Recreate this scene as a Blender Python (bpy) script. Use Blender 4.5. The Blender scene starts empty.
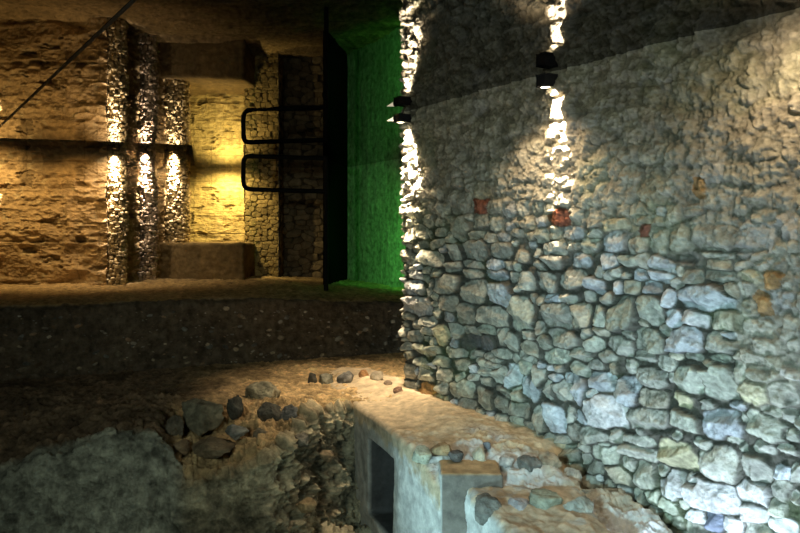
import bpy, bmesh, math
import numpy as np
from mathutils import Vector

scn = bpy.context.scene
COL = scn.collection

# ------------------------------------------------------------------ camera
F, HX, HY = 700.0, 400.0, 230.0          # focal length in pixels, principal column, horizon row
cam_d = bpy.data.cameras.new('camera')
cam = bpy.data.objects.new('camera', cam_d); COL.objects.link(cam)
cam.location = (0, 0, 0); cam.rotation_euler = (math.pi/2, 0, 0)
cam_d.sensor_width = 36.0; cam_d.lens = 36.0*F/800.0
cam_d.shift_y = -(266.5-HY)/800.0
cam_d.clip_start = 0.05; cam_d.clip_end = 100
scn.camera = cam

# ------------------------------------------------------------------ world, exposure
w = bpy.data.worlds.new('world'); scn.world = w; w.use_nodes = True
w.node_tree.nodes['Background'].inputs[0].default_value = (0.55, 0.75, 0.70, 1)
w.node_tree.nodes['Background'].inputs[1].default_value = 0.012
scn.view_settings.view_transform = 'Standard'
try: scn.view_settings.look = 'None'
except Exception: pass
scn.view_settings.gamma = 1.0
scn.view_settings.use_curve_mapping = False
scn.view_settings.exposure = 0.0

# ------------------------------------------------------------------ measures of the place (metres, eye = origin)
CEIL = 1.20
W0 = np.array([0.05, 7.12]); WD = np.array([2.11, -3.34]); WD = WD/np.linalg.norm(WD)
WN = np.array([WD[1], -WD[0]])            # faces the viewer
if WN[1] > 0: WN = -WN
LW = 10.8                                  # left wall distance
SILL_Y = 13.0

def at(px, py, Y):
    return np.array([(px-HX)/F*Y, Y, (HY-py)/F*Y])

def on_wall(px, py):
    """point of the right wall: (distance along the wall, height, metres per pixel along, metres per pixel up)"""
    k = -WD[0]/WD[1]
    def u_of(p):
        t = (p-HX)/F
        Y = (W0[0]+k*W0[1])/(t+k)
        return (W0[1]-Y)/(-WD[1]), Y
    u, Y = u_of(px); u2, _ = u_of(px+1)
    return u, (HY-py)/F*Y, u2-u, Y/F

def wall_pt(u, off, z):
    p = W0 + WD*u + WN*off
    return (p[0], p[1], z)

# ------------------------------------------------------------------ lights
def spot(name, loc, target, power, col, deg, blend=0.6, size=0.03):
    d = bpy.data.lights.new(name, 'SPOT'); d.energy = power; d.color = col
    d.spot_size = math.radians(deg); d.spot_blend = blend; d.shadow_soft_size = size
    o = bpy.data.objects.new(name, d); COL.objects.link(o); o.location = loc
    o.rotation_euler = (Vector(target)-Vector(loc)).to_track_quat('-Z', 'Y').to_euler()
    return o

WARM = (1.0, 0.76, 0.50)
HOT = (1.0, 0.82, 0.64)
GOLD = (1.0, 0.68, 0.28)
COOL = (0.48, 0.84, 0.96)
uA = on_wall(409, 115)[0]; uB = on_wall(556, 80)[0]; uC = 3.98
# wall washers under the ceiling, by the right wall
def wash(u, off, z, power, deg, aim=0.0, drop=1.7, col=WARM, size=0.015, du=0.0, blend=1.0):
    spot('downlight_beam', wall_pt(u, off, z), wall_pt(u+du, aim, z-drop), power, col, deg, blend, size)
for uu in (uB+0.05, uA):
    wash(uu, 0.12, 1.06, 1500, 33, 0.12-0.32, 1.0, col=HOT)
    wash(uu, 0.12, 1.06, 140, 54, 0.12-0.9, 1.0, col=HOT)
wash(uB, 0.40, 1.06, 70, 110, 0.15)
wash(uA+0.10, 0.13, 1.06, 1300, 36, 0.13-0.30, 1.0, col=HOT)
wash(uA+0.05, 0.22, 1.06, 45, 90, 0.1)
wash(uA-0.02, 0.34, 1.02, 160, 40, -0.05, 2.4)
wash(uA-0.10, 0.30, 1.06, 240, 70, 0.40, 2.6, du=-0.2)
wash(uC+0.15, 0.45, 1.0, 30, 170, -0.3, 1.0)
# cool floor floods in the pit by the wall, plus an added fill
spot('cool_flood_beam', (-0.7, 1.2, -1.0), (1.7, 4.9, -1.7), 430, COOL, 70, 1.0, 0.12)
spot('cool_flood_beam', (1.35, 3.05, -2.2), (2.0, 4.05, -1.62), 170, (0.66, 0.80, 1.0), 115, 1.0, 0.10)
spot('cool_flood_beam', (-1.5, 2.6, -2.3), (0.45, 5.0, -1.95), 230, (0.55, 0.90, 1.0), 34, 0.9, 0.06)  # added fill aimed at the platform's plaster face, no lamp of the place
# dim fill light added behind the viewer, no lamp known there
spot('fill_beam', (-2.4, -1.0, 0.9), (0.3, 7.0, -0.9), 300, (0.88, 1.0, 0.80), 82, 1.0, 0.25)
# green lamp behind the end of the wall
spot('green_beam', (0.42, 9.9, -0.5), (-0.30, 12.4, 0.0), 200, (0.13, 1.0, 0.12), 66, 0.7, 0.08)

# ------------------------------------------------------------------ numpy noise
def _h(ix, iy, iz, s):
    n = (ix*374761393 + iy*668265263 + iz*2147483647 + s*1274126177) & 0xffffffff
    n = ((n ^ (n >> 13))*1274126177) & 0xffffffff
    n = ((n ^ (n >> 16))*2246822519) & 0xffffffff
    return ((n ^ (n >> 15)) & 0xffffff)/float(0xffffff)

def noise(P, s=0):
    P = np.asarray(P, float)
    I = np.floor(P).astype(np.int64); f = P-I; f = f*f*f*(f*(f*6-15)+10)
    ix, iy, iz = I[..., 0], I[..., 1], I[..., 2]
    fx, fy, fz = f[..., 0], f[..., 1], f[..., 2]
    r = 0
    for a in (0, 1):
        for b in (0, 1):
            for c in (0, 1):
                wgt = (fx if a else 1-fx)*(fy if b else 1-fy)*(fz if c else 1-fz)
                r = r + wgt*_h(ix+a, iy+b, iz+c, s)
    return r*2-1

def fbm(P, s=0, octv=5, gain=0.5, ridged=False):
    P = np.asarray(P, float); r = 0; a = 1.0; t = 0
    for k in range(octv):
        n = noise(P*(2.03**k)+17.3*k, s+k)
        if ridged: n = 1-2*np.abs(n)
        r = r+a*n; t += a; a *= gain
    return r/t

def sstep(a, b, x):
    t = np.clip((x-a)/(b-a), 0, 1); return t*t*(3-2*t)

# ------------------------------------------------------------------ meshes
def set_mesh(name, verts, faces, tint=None, smooth=True):
    me = bpy.data.meshes.new(name)
    me.from_pydata([tuple(v) for v in verts], [], faces) if len(faces) < 20000 and not isinstance(faces, np.ndarray) else None
    if isinstance(faces, np.ndarray):
        nf = len(faces)
        me.vertices.add(len(verts)); me.vertices.foreach_set('co', np.asarray(verts, np.float32).ravel())
        me.loops.add(nf*4); me.loops.foreach_set('vertex_index', faces.astype(np.int32).ravel())
        me.polygons.add(nf)
        me.polygons.foreach_set('loop_start', np.arange(0, nf*4, 4, dtype=np.int32))
        me.update(calc_edges=True)
    if tint is not None:
        a = me.color_attributes.new('tint', 'FLOAT_COLOR', 'POINT')
        c = np.ones((len(verts), 4), np.float32); c[:, :3] = tint
        a.data.foreach_set('color', c.ravel())
    if smooth: me.polygons.foreach_set('use_smooth', np.ones(len(me.polygons), bool))
    me.validate(); me.update()
    return me

def link(name, me, mat, parent=None, **props):
    o = bpy.data.objects.new(name, me); COL.objects.link(o)
    if mat and not me.materials: me.materials.append(mat)
    if parent: o.parent = parent
    for k, v in props.items(): o[k] = v
    return o

def grid(name, P, mat, tint=None, flip=False, parent=None, **props):
    """P: (nv, nu, 3) array of points"""
    nv, nu = P.shape[:2]
    idx = np.arange(nv*nu).reshape(nv, nu)
    f = np.stack([idx[:-1, :-1], idx[:-1, 1:], idx[1:, 1:], idx[1:, :-1]], -1).reshape(-1, 4)
    if flip: f = f[:, ::-1]
    t = None if tint is None else tint.reshape(-1, 3)
    return link(name, set_mesh(name, P.reshape(-1, 3), np.ascontiguousarray(f), t), mat, parent, **props)

def normals(P):
    du = np.gradient(P, axis=1); dv = np.gradient(P, axis=0)
    n = np.cross(du, dv); l = np.linalg.norm(n, axis=-1, keepdims=True); return n/np.maximum(l, 1e-9)

# ------------------------------------------------------------------ materials
def mat_stone(name, base=(1, 1, 1), rough=0.85, bump=0.35, scale=60.0, var=0.35, spec=0.3, spots=None):
    m = bpy.data.materials.new(name); m.use_nodes = True; nt = m.node_tree; N = nt.nodes; L = nt.links
    b = N['Principled BSDF']; b.inputs['Roughness'].default_value = rough
    b.inputs['Specular IOR Level'].default_value = spec
    at_ = N.new('ShaderNodeAttribute'); at_.attribute_name = 'tint'
    tc = N.new('ShaderNodeTexCoord')
    n1 = N.new('ShaderNodeTexNoise'); n1.inputs['Scale'].default_value = scale*0.35; n1.inputs['Detail'].default_value = 6
    n1.inputs['Roughness'].default_value = 0.65
    L.new(tc.outputs['Object'], n1.inputs['Vector'])
    mr = N.new('ShaderNodeMapRange'); mr.inputs[1].default_value = 0.3; mr.inputs[2].default_value = 0.7
    mr.inputs[3].default_value = 1-var; mr.inputs[4].default_value = 1+var
    L.new(n1.outputs['Fac'], mr.inputs[0])
    mx = N.new('ShaderNodeVectorMath'); mx.operation = 'SCALE'
    L.new(at_.outputs['Color'], mx.inputs[0]); L.new(mr.outputs[0], mx.inputs['Scale'])
    m2 = N.new('ShaderNodeVectorMath'); m2.operation = 'MULTIPLY'; m2.inputs[1].default_value = base
    L.new(mx.outputs[0], m2.inputs[0])
    L.new(m2.outputs[0], b.inputs['Base Color'])
    n2 = N.new('ShaderNodeTexNoise'); n2.inputs['Scale'].default_value = scale; n2.inputs['Detail'].default_value = 8
    n2.inputs['Roughness'].default_value = 0.7
    L.new(tc.outputs['Object'], n2.inputs['Vector'])
    bp = N.new('ShaderNodeBump'); bp.inputs['Strength'].default_value = bump; bp.inputs['Distance'].default_value = 0.02
    L.new(n2.outputs['Fac'], bp.inputs['Height']); L.new(bp.outputs['Normal'], b.inputs['Normal'])
    return m

def mat_plain(name, col, rough=0.6, metal=0.0, emit=None, strength=0.0, spec=0.5):
    m = bpy.data.materials.new(name); m.use_nodes = True; b = m.node_tree.nodes['Principled BSDF']
    b.inputs['Base Color'].default_value = (*col, 1); b.inputs['Roughness'].default_value = rough
    b.inputs['Metallic'].default_value = metal; b.inputs['Specular IOR Level'].default_value = spec
    if emit: b.inputs['Emission Color'].default_value = (*emit, 1); b.inputs['Emission Strength'].default_value = strength
    return m

M_WALL = mat_stone('rubble_stone', bump=0.9, scale=38, var=0.4)
M_EARTH = mat_stone('packed_earth', bump=1.0, scale=34, var=0.6)
M_SAND = mat_stone('sandy_stone', bump=0.45, scale=30, var=0.35)
M_BOULDER = mat_stone('boulder_stone', bump=1.0, scale=32, var=0.5)
M_BLACK = mat_plain('black_metal', (0.008, 0.008, 0.008), 0.7, 0.0, spec=0.15)
M_BODY = mat_plain('lamp_housing', (0.02, 0.02, 0.022), 0.5, 0.2)
M_LENS = mat_plain('lamp_lens', (0.9, 0.85, 0.7), 0.3, 0.0, (1.0, 0.84, 0.58), 14.0)
M_GLASS = mat_plain('glowing_glass', (0.9, 0.85, 0.7), 0.3, 0.0, (1.0, 0.88, 0.62), 1.3)
M_STRIP = mat_plain('joint_strip', (0.02, 0.018, 0.014), 0.7)
M_DARK = mat_plain('dark_panel', (0.004, 0.004, 0.004), 0.9, spec=0.0)

# glossy black ceiling
M_CEIL = bpy.data.materials.new('glossy_black_ceiling'); M_CEIL.use_nodes = True
b = M_CEIL.node_tree.nodes['Principled BSDF']
b.inputs['Base Color'].default_value = (0.004, 0.004, 0.004, 1); b.inputs['Roughness'].default_value = 0.015
b.inputs['IOR'].default_value = 1.54
nt = M_CEIL.node_tree
tcn = nt.nodes.new('ShaderNodeTexCoord'); nn = nt.nodes.new('ShaderNodeTexNoise'); nn.inputs['Scale'].default_value = 1.1
nn.inputs['Detail'].default_value = 2
bb = nt.nodes.new('ShaderNodeBump'); bb.inputs['Strength'].default_value = 0.05; bb.inputs['Distance'].default_value = 0.05
nt.links.new(tcn.outputs['Object'], nn.inputs['Vector']); nt.links.new(nn.outputs['Fac'], bb.inputs['Height'])
nt.links.new(bb.outputs['Normal'], b.inputs['Normal'])

# ------------------------------------------------------------------ rubble fields
def rubble(U, V, seeds, warp=0.02, p=3.0, s=0):
    """U, V metres; seeds (n, 6): u, v, half width, half height, tilt, id.
    returns nearest distance, gap to the second, index, local coordinates."""
    W1 = fbm(np.stack([U*7, V*7, 0*U], -1), s+5, 3); W2 = fbm(np.stack([U*7, V*7, 0*U+9], -1), s+9, 3)
    Uw = U+W1*warp; Vw = V+W2*warp
    d1 = np.full(U.shape, 9.0); d2 = np.full(U.shape, 9.0); ix = np.zeros(U.shape, int)
    us = U[0]; vs = V[:, 0]; asc = us[1] > us[0]
    for i, sd in enumerate(seeds):
        r = 2.2*max(sd[2], sd[3])+warp*2
        ja = np.searchsorted(us, sd[0]-r); jb = np.searchsorted(us, sd[0]+r)
        if vs[1] > vs[0]: ia = np.searchsorted(vs, sd[1]-r); ib = np.searchsorted(vs, sd[1]+r)
        else: ia = np.searchsorted(-vs, -(sd[1]+r)); ib = np.searchsorted(-vs, -(sd[1]-r))
        if ja >= jb or ia >= ib: continue
        du = Uw[ia:ib, ja:jb]-sd[0]; dv = Vw[ia:ib, ja:jb]-sd[1]
        c, s_ = math.cos(sd[4]), math.sin(sd[4])
        a = (du*c+dv*s_)/sd[2]; b_ = (-du*s_+dv*c)/sd[3]
        d = (np.abs(a)**p+np.abs(b_)**p)**(1/p)
        D1 = d1[ia:ib, ja:jb]; D2 = d2[ia:ib, ja:jb]; X = ix[ia:ib, ja:jb]
        m = d < D1
        D2[:] = np.where(m, D1, np.minimum(D2, d)); X[:] = np.where(m, i, X); D1[:] = np.where(m, d, D1)
    return d1, d2, ix

def fill_seeds(seeds, u0, u1, v0, v1, wfun, rng, tries=6000, keep=0.8):
    S = [list(q) for q in seeds]
    A = np.array(S) if S else np.zeros((0, 5))
    for _ in range(tries):
        u = rng.uniform(u0, u1); v = rng.uniform(v0, v1); wd, ht = wfun(u, v)
        wd *= rng.uniform(0.6, 1.3); ht *= rng.uniform(0.65, 1.2)
        if len(S):
            if len(A) != len(S): A = np.array(S)
            d = np.maximum(np.abs(A[:, 0]-u)/(A[:, 2]+wd*keep), np.abs(A[:, 1]-v)/(A[:, 3]+ht*keep))
            if d.min() < 1.0: continue
        S.append([u, v, wd, ht, rng.normal(0, 0.15)])
    return np.array(S)

# stones of the right wall read off the photograph: zoom origin, then x, y, width, height (zoomed 5.926 times)
Z = 5.926
R = {
 (400,180): [(370,130,120,130),(490,160,70,80,'r'),(570,160,90,80),(665,175,80,70),(745,165,60,90),(490,60,60,100,'y'),(720,65,130,70),(360,290,110,130),(420,225,40,40),(490,250,90,70),(565,250,70,90),(655,270,60,50),(440,420,160,120),(320,430,90,100),(190,465,120,80),(110,400,90,50),(240,170,80,90),(220,380,90,50),(305,345,60,70),(450,330,110,50),(540,345,70,60),(610,340,70,50),(600,420,110,80),(50,455,90,80),(310,515,100,50),(430,510,120,60),(560,510,100,80,'b'),(720,460,80,70),(780,330,70,60),(700,310,70,50),(130,310,70,80),(60,330,70,80),(70,190,60,70),(130,190,60,60),(170,240,60,70),(55,265,60,60),(110,40,80,70),(190,80,70,60),(245,310,70,50),(300,235,50,50),(250,415,60,40),(720,250,60,50),(775,250,50,60),(640,505,50,50)],
 (535,180): [(170,20,90,60),(165,115,90,80),(95,175,60,50),(165,225,110,80,'r'),(30,165,60,70),(45,255,60,60),(125,315,55,70),(230,310,110,80),(150,405,90,70),(215,395,50,50),(330,390,110,90),(350,225,90,100),(250,220,80,90),(470,380,140,110,'b'),(655,310,50,70,'m'),(735,355,100,150),(620,390,110,100),(480,270,140,70,'y'),(280,480,110,80),(110,480,120,80),(40,330,90,80),(40,500,80,60),(440,490,100,80),(560,480,100,60),(650,480,70,80),(760,500,120,80,'b'),(700,90,130,150,'y'),(620,180,110,80),(320,120,80,90),(270,60,80,80),(430,90,110,120),(545,90,90,120),(640,240,100,60),(750,180,60,60)],
 (665,180): [(95,335,110,160),(280,300,240,220),(540,360,190,210),(320,440,180,50),(120,470,120,70,'k'),(560,450,110,80),(750,290,110,130,'w'),(180,185,110,50),(50,210,90,120),(320,500,150,80),(640,475,80,50),(550,100,160,90),(330,80,130,100),(450,170,90,60),(700,400,80,80),(770,400,60,70),(600,220,180,70),(700,240,90,60),(480,510,80,60),(570,510,90,50),(770,490,60,80),(690,500,80,60),(230,40,50,90,'o')],
 (400,270): [(90,110,120,90),(95,220,160,110,'w'),(215,255,50,70),(275,80,150,110),(440,125,160,130),(600,145,140,130),(280,200,110,90),(290,285,60,60),(385,260,130,120),(555,275,190,110),(715,260,140,180),(745,65,90,100),(570,20,130,70),(430,15,110,60),(690,110,50,50),(90,390,70,60),(130,470,80,60),(200,480,80,60),(255,390,60,110,'y'),(165,310,70,60),(60,270,60,40),(95,325,50,50),(385,430,100,80,'k'),(470,440,90,80,'k'),(600,390,90,90),(670,430,70,110),(590,500,140,60),(770,480,90,110),(760,380,70,60),(330,490,80,60),(430,500,90,50),(500,360,80,50),(30,360,50,60),(40,450,60,50),(790,170,60,60),(215,20,80,50),(90,25,120,50),(320,370,80,80),(50,500,60,50)],
 (535,270): [(70,70,120,130),(230,55,150,90),(100,170,100,50),(200,165,100,60),(20,175,60,60),(130,270,160,140),(270,270,110,140),(385,280,90,120),(520,250,190,190,'g'),(680,245,150,150),(690,105,110,90,'b'),(575,105,110,80),(440,180,100,90),(360,90,110,90),(165,415,170,110),(65,430,70,80),(20,350,60,90),(355,440,90,90,'g'),(385,360,90,50),(510,450,150,120),(675,415,180,140,'g'),(310,380,70,60),(130,510,150,80,'g'),(270,500,110,70),(430,510,130,70),(650,515,120,60),(560,380,90,60),(640,315,70,50),(450,20,110,60),(625,30,90,70,'b'),(745,30,110,80,'b'),(790,160,60,110,'b'),(770,350,60,70),(490,100,60,70)],
 (665,270): [(250,170,320,140,'b'),(335,35,200,70),(110,410,210,160,'b'),(50,290,90,110),(180,295,130,100,'w'),(345,300,140,140),(335,450,190,160),(400,120,80,90),(380,390,110,70),(160,40,110,80),(520,30,140,70,'y'),(490,110,70,90),(500,225,90,90),(570,205,90,90,'o'),(700,170,130,110),(710,90,80,60),(770,350,110,150),(560,340,170,80),(520,510,130,60),(600,450,140,80),(60,510,90,50),(165,515,110,50),(640,60,70,80,'o'),(780,220,60,100),(780,430,80,80),(430,510,60,60)],
 (400,355): [(360,50,90,70),(505,100,80,50),(510,155,80,50),(590,115,85,100),(670,125,80,120),(740,80,80,80),(750,180,60,120),(790,180,60,180),(620,210,100,60),(400,205,90,100),(330,210,60,90),(505,260,110,120),(600,285,90,80),(700,230,80,90),(700,310,110,90),(400,310,100,100),(480,355,80,70),(550,365,60,70),(610,380,70,70),(690,390,80,60),(155,220,100,110,'o'),(255,270,80,80,'y'),(250,190,60,80),(260,110,100,80),(150,120,90,70),(40,90,90,80),(50,190,70,70),(130,50,80,50),(250,40,70,60),(470,45,60,50),(550,60,90,50),(540,15,110,50),(640,20,120,60),(760,20,110,60),(430,90,60,50),(440,140,60,40),(310,320,50,40),(350,130,60,60),(80,240,60,40)],
 (535,355): [(140,45,150,110,'g'),(30,60,50,50),(275,90,90,70),(300,30,150,80),(460,45,170,110),(575,70,80,80),(655,40,100,90,'g'),(770,55,110,90),(400,160,140,120,'b'),(335,225,70,55,'w'),(265,205,90,160),(165,210,100,100),(25,130,70,130),(70,210,80,100),(550,215,130,160,'b'),(700,130,160,100),(700,260,160,110),(425,335,240,160,'w'),(660,380,250,110),(205,355,50,100),(110,380,110,180),(35,390,90,150),(280,370,90,90),(310,470,230,110),(480,470,80,90),(610,510,190,70),(80,490,80,60),(155,505,90,60),(130,150,60,60),(400,520,80,40),(30,520,70,60)],
 (665,355): [(335,155,200,200,'g'),(140,150,170,140,'g'),(440,100,80,140),(50,60,110,100),(165,40,110,80),(330,15,160,60),(265,60,70,60),(100,260,100,80,'y'),(250,290,80,60),(125,390,170,100),(340,405,240,160,'b'),(430,305,110,50,'b'),(530,230,170,130,'y'),(700,230,150,130),(600,430,220,150,'g'),(520,30,140,60),(590,100,180,80),(760,105,110,50,'w'),(225,520,90,60),(790,400,60,90),(640,330,100,60),(400,500,100,50),(720,350,80,80),(740,470,90,70),(470,370,50,60),(650,40,100,80)],
 (550,443): [(110,60,120,110),(320,60,160,130,'g'),(530,45,210,100),(210,85,60,60),(150,160,90,100),(270,150,80,80),(240,250,110,110),(280,215,35,45,'w'),(400,195,170,100),(475,130,90,80),(580,190,110,160),(670,160,80,70),(360,275,100,80),(740,240,150,160,'w'),(445,300,90,120,'w'),(375,350,90,40),(620,320,110,120),(545,330,90,100),(700,370,110,120),(390,420,200,60),(520,430,150,90),(620,430,90,110,'w'),(200,30,70,50),(790,350,60,70),(650,500,100,60,'v'),(760,480,100,80),(270,490,120,70),(400,500,110,60),(560,510,100,50,'v')],
 (665,443): [(90,70,220,150,'y'),(320,120,220,210),(60,240,140,160,'w'),(180,215,80,60,'w'),(290,310,280,190,'w'),(540,150,170,150),(530,300,200,170,'w'),(690,180,90,90),(770,180,80,120),(690,280,130,110),(110,360,80,60),(30,370,80,110),(180,440,100,90,'w'),(400,480,120,90,'w'),(540,430,150,110,'w'),(690,490,150,110,'w'),(90,490,150,80,'v'),(290,470,100,90,'v'),(460,25,60,50),(590,30,110,60),(720,40,100,60),(760,330,80,80),(660,370,100,90)],
}
TINT = {'n': (0.45, 0.45, 0.375), 'r': (0.34, 0.10, 0.05), 'm': (0.22, 0.07, 0.06), 'y': (0.50, 0.47, 0.30),
        'b': (0.52, 0.55, 0.56), 'w': (0.68, 0.67, 0.64), 'g': (0.44, 0.46, 0.37), 'o': (0.45, 0.26, 0.10),
        'k': (0.16, 0.15, 0.14), 'v': (0.34, 0.38, 0.48)}

# ------------------------------------------------------------------ structure: right wall
def build_right_wall():
    rng = np.random.default_rng(4)
    S = []; T = []
    for (ox, oy), lst in R.items():
        for q in lst:
            px = ox+q[0]/Z; py = oy+q[1]/Z
            u, z, mu, mz = on_wall(px, py)
            hw = q[2]/Z*mu/2*1.04; hh = q[3]/Z*mz/2*1.06
            if any(abs(a[0]-u) < 0.5*(a[2]+hw)*0.9 and abs(a[1]-z) < 0.5*(a[3]+hh)*0.9 for a in S): continue
            S.append([u, z, hw, hh, rng.normal(0, 0.1)]); T.append(q[4] if len(q) > 4 else 'n')
    n0 = len(S)
    def wf(u, v):
        if u < 0.22: return (0.040, 0.034)
        if v > 0.25: return (0.095, 0.075)
        return (0.05, 0.04) if u < 3.2 else (0.10, 0.07)
    S = fill_seeds(S, -1.3, 6.2, -2.9, 1.3, wf, rng, 22000, 0.62)
    n = len(S)
    col = np.zeros((n, 3)); dep = np.zeros(n); tl = rng.normal(0, 1, (n, 2))
    for i in range(n):
        k = T[i] if i < n0 else 'n'
        if k == 'n' :
            r = rng.random(); c = np.array(TINT['n'])
            if r < 0.14: c = np.array(TINT['g'])
            elif r < 0.26: c = np.array(TINT['b'])
            elif r < 0.34: c = np.array((0.46, 0.43, 0.33))
        else: c = np.array(TINT[k])
        col[i] = c*rng.uniform(0.78, 1.2)
        dep[i] = rng.uniform(0.75, 1.2)*(0.25 if k == 'k' else 1.0)
    du = 0.0068
    us = np.arange(-1.25, 6.1, du); vs = np.arange(1.24, -2.9, -du)
    U, V = np.meshgrid(us, vs)
    d1, d2, ix = rubble(U, V, S, warp=0.026, p=3.2, s=3)
    P3 = np.stack([U, V, 0*U], -1)
    n1 = fbm(P3*4, 21, 4); n2 = fbm(P3*14, 31, 5, 0.6); n3 = fbm(P3*11, 41, 4, 0.55, ridged=True); n4 = fbm(P3*34, 43, 3, 0.6); n5 = noise(P3*62, 47)+0.6*noise(P3*100+3, 48)
    # how far the joints are raked out: open at the foot of the wall, flush mortar higher up and at the right
    line = 0.12+0.08*np.sin(U*1.7)+0.25*n1
    openj = 1-sstep(line-0.45, line+0.25, V)
    right = sstep(3.54, 3.60, U+0.03*n1)*sstep(-1.15, -0.75, V+0.15*n1)
    openj = openj*(1-0.72*right)
    openj = np.maximum(openj, 0.6*(1-sstep(0.15, 0.35, U)))
    big = np.clip(np.minimum(S[ix, 2], S[ix, 3])/0.06, 0.45, 1.5)
    gap = np.minimum((d2-d1)*1.0, (1.16-d1)*1.4)
    body = np.sqrt(np.clip(gap/0.42, 0, 1))
    mask = sstep(0.06, 0.34, gap)
    lu = (U-S[ix, 0])/S[ix, 2]; lv = (V-S[ix, 1])/S[ix, 3]
    facet = 0.008*(tl[ix, 0]*lu+tl[ix, 1]*lv)*big
    G = rng.normal(0, 0.55, (n, 5, 2)); cc_ = rng.uniform(0.72, 1.15, (n, 5)); top_ = np.full(U.shape, 1.05)
    for k in range(5):
        top_ = np.minimum(top_, cc_[ix, k]+G[ix, k, 0]*lu+G[ix, k, 1]*lv+0.10*n2)
    body = np.minimum(np.clip((gap-0.05)/0.30, 0, 1)**0.55, np.clip(top_, 0.15, 1.1))
    Hs = (0.082*body*dep[ix]+facet)*(0.55+0.45*big)+0.010*n2+0.009*n3+0.008*n4+0.004*n5
    Hm = 0.040+0.017*n2+0.016*n3+0.020*n1+0.018*n4+0.004*n5+0.034*body*dep[ix]
    H = Hs*openj+Hm*(1-openj)
    # holes, a big hollow low down and knocked-off patches
    def blob(px, py, rw, rh):
        u, z, mu, mz = on_wall(px, py); return np.exp(-(((U-u)/(rw*mu))**2+((V-z)/(rh*mz))**2)**1.5)
    H = H-0.055*blob(475, 345, 26, 16)-0.06*blob(683, 258, 10, 5)-0.05*blob(727, 250, 30, 3)
    H = H+0.015*n1
    mort = np.array((0.30, 0.27, 0.21)); dark = np.array((0.095, 0.09, 0.07))
    cs = col[ix]*(1+0.22*n2[..., None]+0.10*n1[..., None])
    warmish = np.array((0.43, 0.38, 0.28))
    isr = np.array([1.0 if (i < n0 and T[i] in 'rmo') else 0.0 for i in range(n)])[ix][..., None]
    kk = 0.28+0.62*isr
    cm = ((1-kk)*warmish+kk*col[ix])*(1+0.35*n2[..., None]+0.2*n3[..., None])*0.95
    C = np.where(openj[..., None] > 0, 0, 0)+0.0
    cj = dark*(1-mask[..., None])+cs*mask[..., None]
    C = cj*openj[..., None]+(1-openj[..., None])*(cm*(0.82+0.18*mask[..., None]))
    lich = sstep(0.15, 0.5, fbm(P3*2.3, 71, 4))[..., None]*np.array((-0.05, 0.01, -0.06))
    C = C*(1+0.16*n5+0.25*n4)[..., None]
    C = np.clip(C+lich*0.35, 0.02, 0.85)
    # the wall plane, turning the corner at its free end
    Rr = 0.10
    D3 = np.array([WD[0], WD[1], 0]); N3 = np.array([WN[0], WN[1], 0])
    ang = np.clip(-U/Rr, 0, math.pi/2)
    Un = N3*np.cos(ang)[..., None]-D3*np.sin(ang)[..., None]
    cen = np.array([W0[0], W0[1], 0])-N3*Rr
    base = cen+Un*Rr
    base = base+D3*np.maximum(U, 0)[..., None]-N3*np.maximum(-U-Rr*math.pi/2, 0)[..., None]
    P = base+Un*(H-0.03)[..., None]; P[..., 2] = V
    o = grid('wall_right', P, M_WALL, C, kind='structure')
    return o, S, (us, vs, H)

wall_r, wS, wH = build_right_wall()
def wall_relief(u, z):
    us, vs, H = wH
    j = int(np.clip((u-us[0])/(us[1]-us[0]), 0, len(us)-1)); i = int(np.clip((z-vs[0])/(vs[1]-vs[0]), 0, len(vs)-1))
    return H[i, j]-0.03

# ------------------------------------------------------------------ structure: ceiling panels
def prism(name, pts, z0, z1, mat, **props):
    bm = bmesh.new()
    lo = [bm.verts.new((x, y, z0)) for x, y in pts]; hi = [bm.verts.new((x, y, z1)) for x, y in pts]
    bm.faces.new(lo[::-1]); bm.faces.new(hi)
    for i in range(len(pts)):
        j = (i+1) % len(pts); bm.faces.new((lo[i], lo[j], hi[j], hi[i]))
    bmesh.ops.recalc_face_normals(bm, faces=bm.faces[:])
    me = bpy.data.meshes.new(name); bm.to_mesh(me); bm.free()
    return link(name, me, mat, **props)

def cpt(px, py):
    Y = CEIL*F/(HY-py); return ((px-HX)/F*Y, Y)
e0 = cpt(-260, 132); e1 = cpt(0, 138); e2 = cpt(100, 141); e3 = cpt(192, 145)
prism('ceiling', [(-7.0, -1.0), (4.6, -1.0), (4.6, 15.5), (-4.6, 15.5), (-4.02, 13.9), (-3.86, 13.2), e3, e2, e1, e0, (-9.5, e0[1])], CEIL, CEIL+0.02, M_CEIL, kind='structure')
a0 = np.array(cpt(-14, 139.5)); a1 = np.array(cpt(137, -3)); dd = (a1-a0)/np.linalg.norm(a1-a0); a1 = a1+dd*1.5; nn_ = np.array([-dd[1], dd[0]])*0.010
prism('trim_1', [tuple(a0-nn_), tuple(a1-nn_), tuple(a1+nn_), tuple(a0+nn_)], CEIL-0.006, CEIL-0.0005, M_STRIP, kind='structure')

# ------------------------------------------------------------------ structure: left sandstone wall and niche
def relief_plane(name, P0, du, dv, nu, nv, nrm, height, tint, mat, **props):
    """P0 corner, du/dv full side vectors; height(U, V) metres, tint(U, V, H)"""
    P0, du, dv, nrm = map(lambda a: np.array(a, float), (P0, du, dv, nrm))
    lu, lv = np.linalg.norm(du), np.linalg.norm(dv)
    U, V = np.meshgrid(np.linspace(0, lu, nu), np.linspace(0, lv, nv))
    H, C = height(U, V)
    P = P0+(U/lu)[..., None]*du+(V/lv)[..., None]*dv+H[..., None]*nrm
    return grid(name, P, mat, C, **props)

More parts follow.
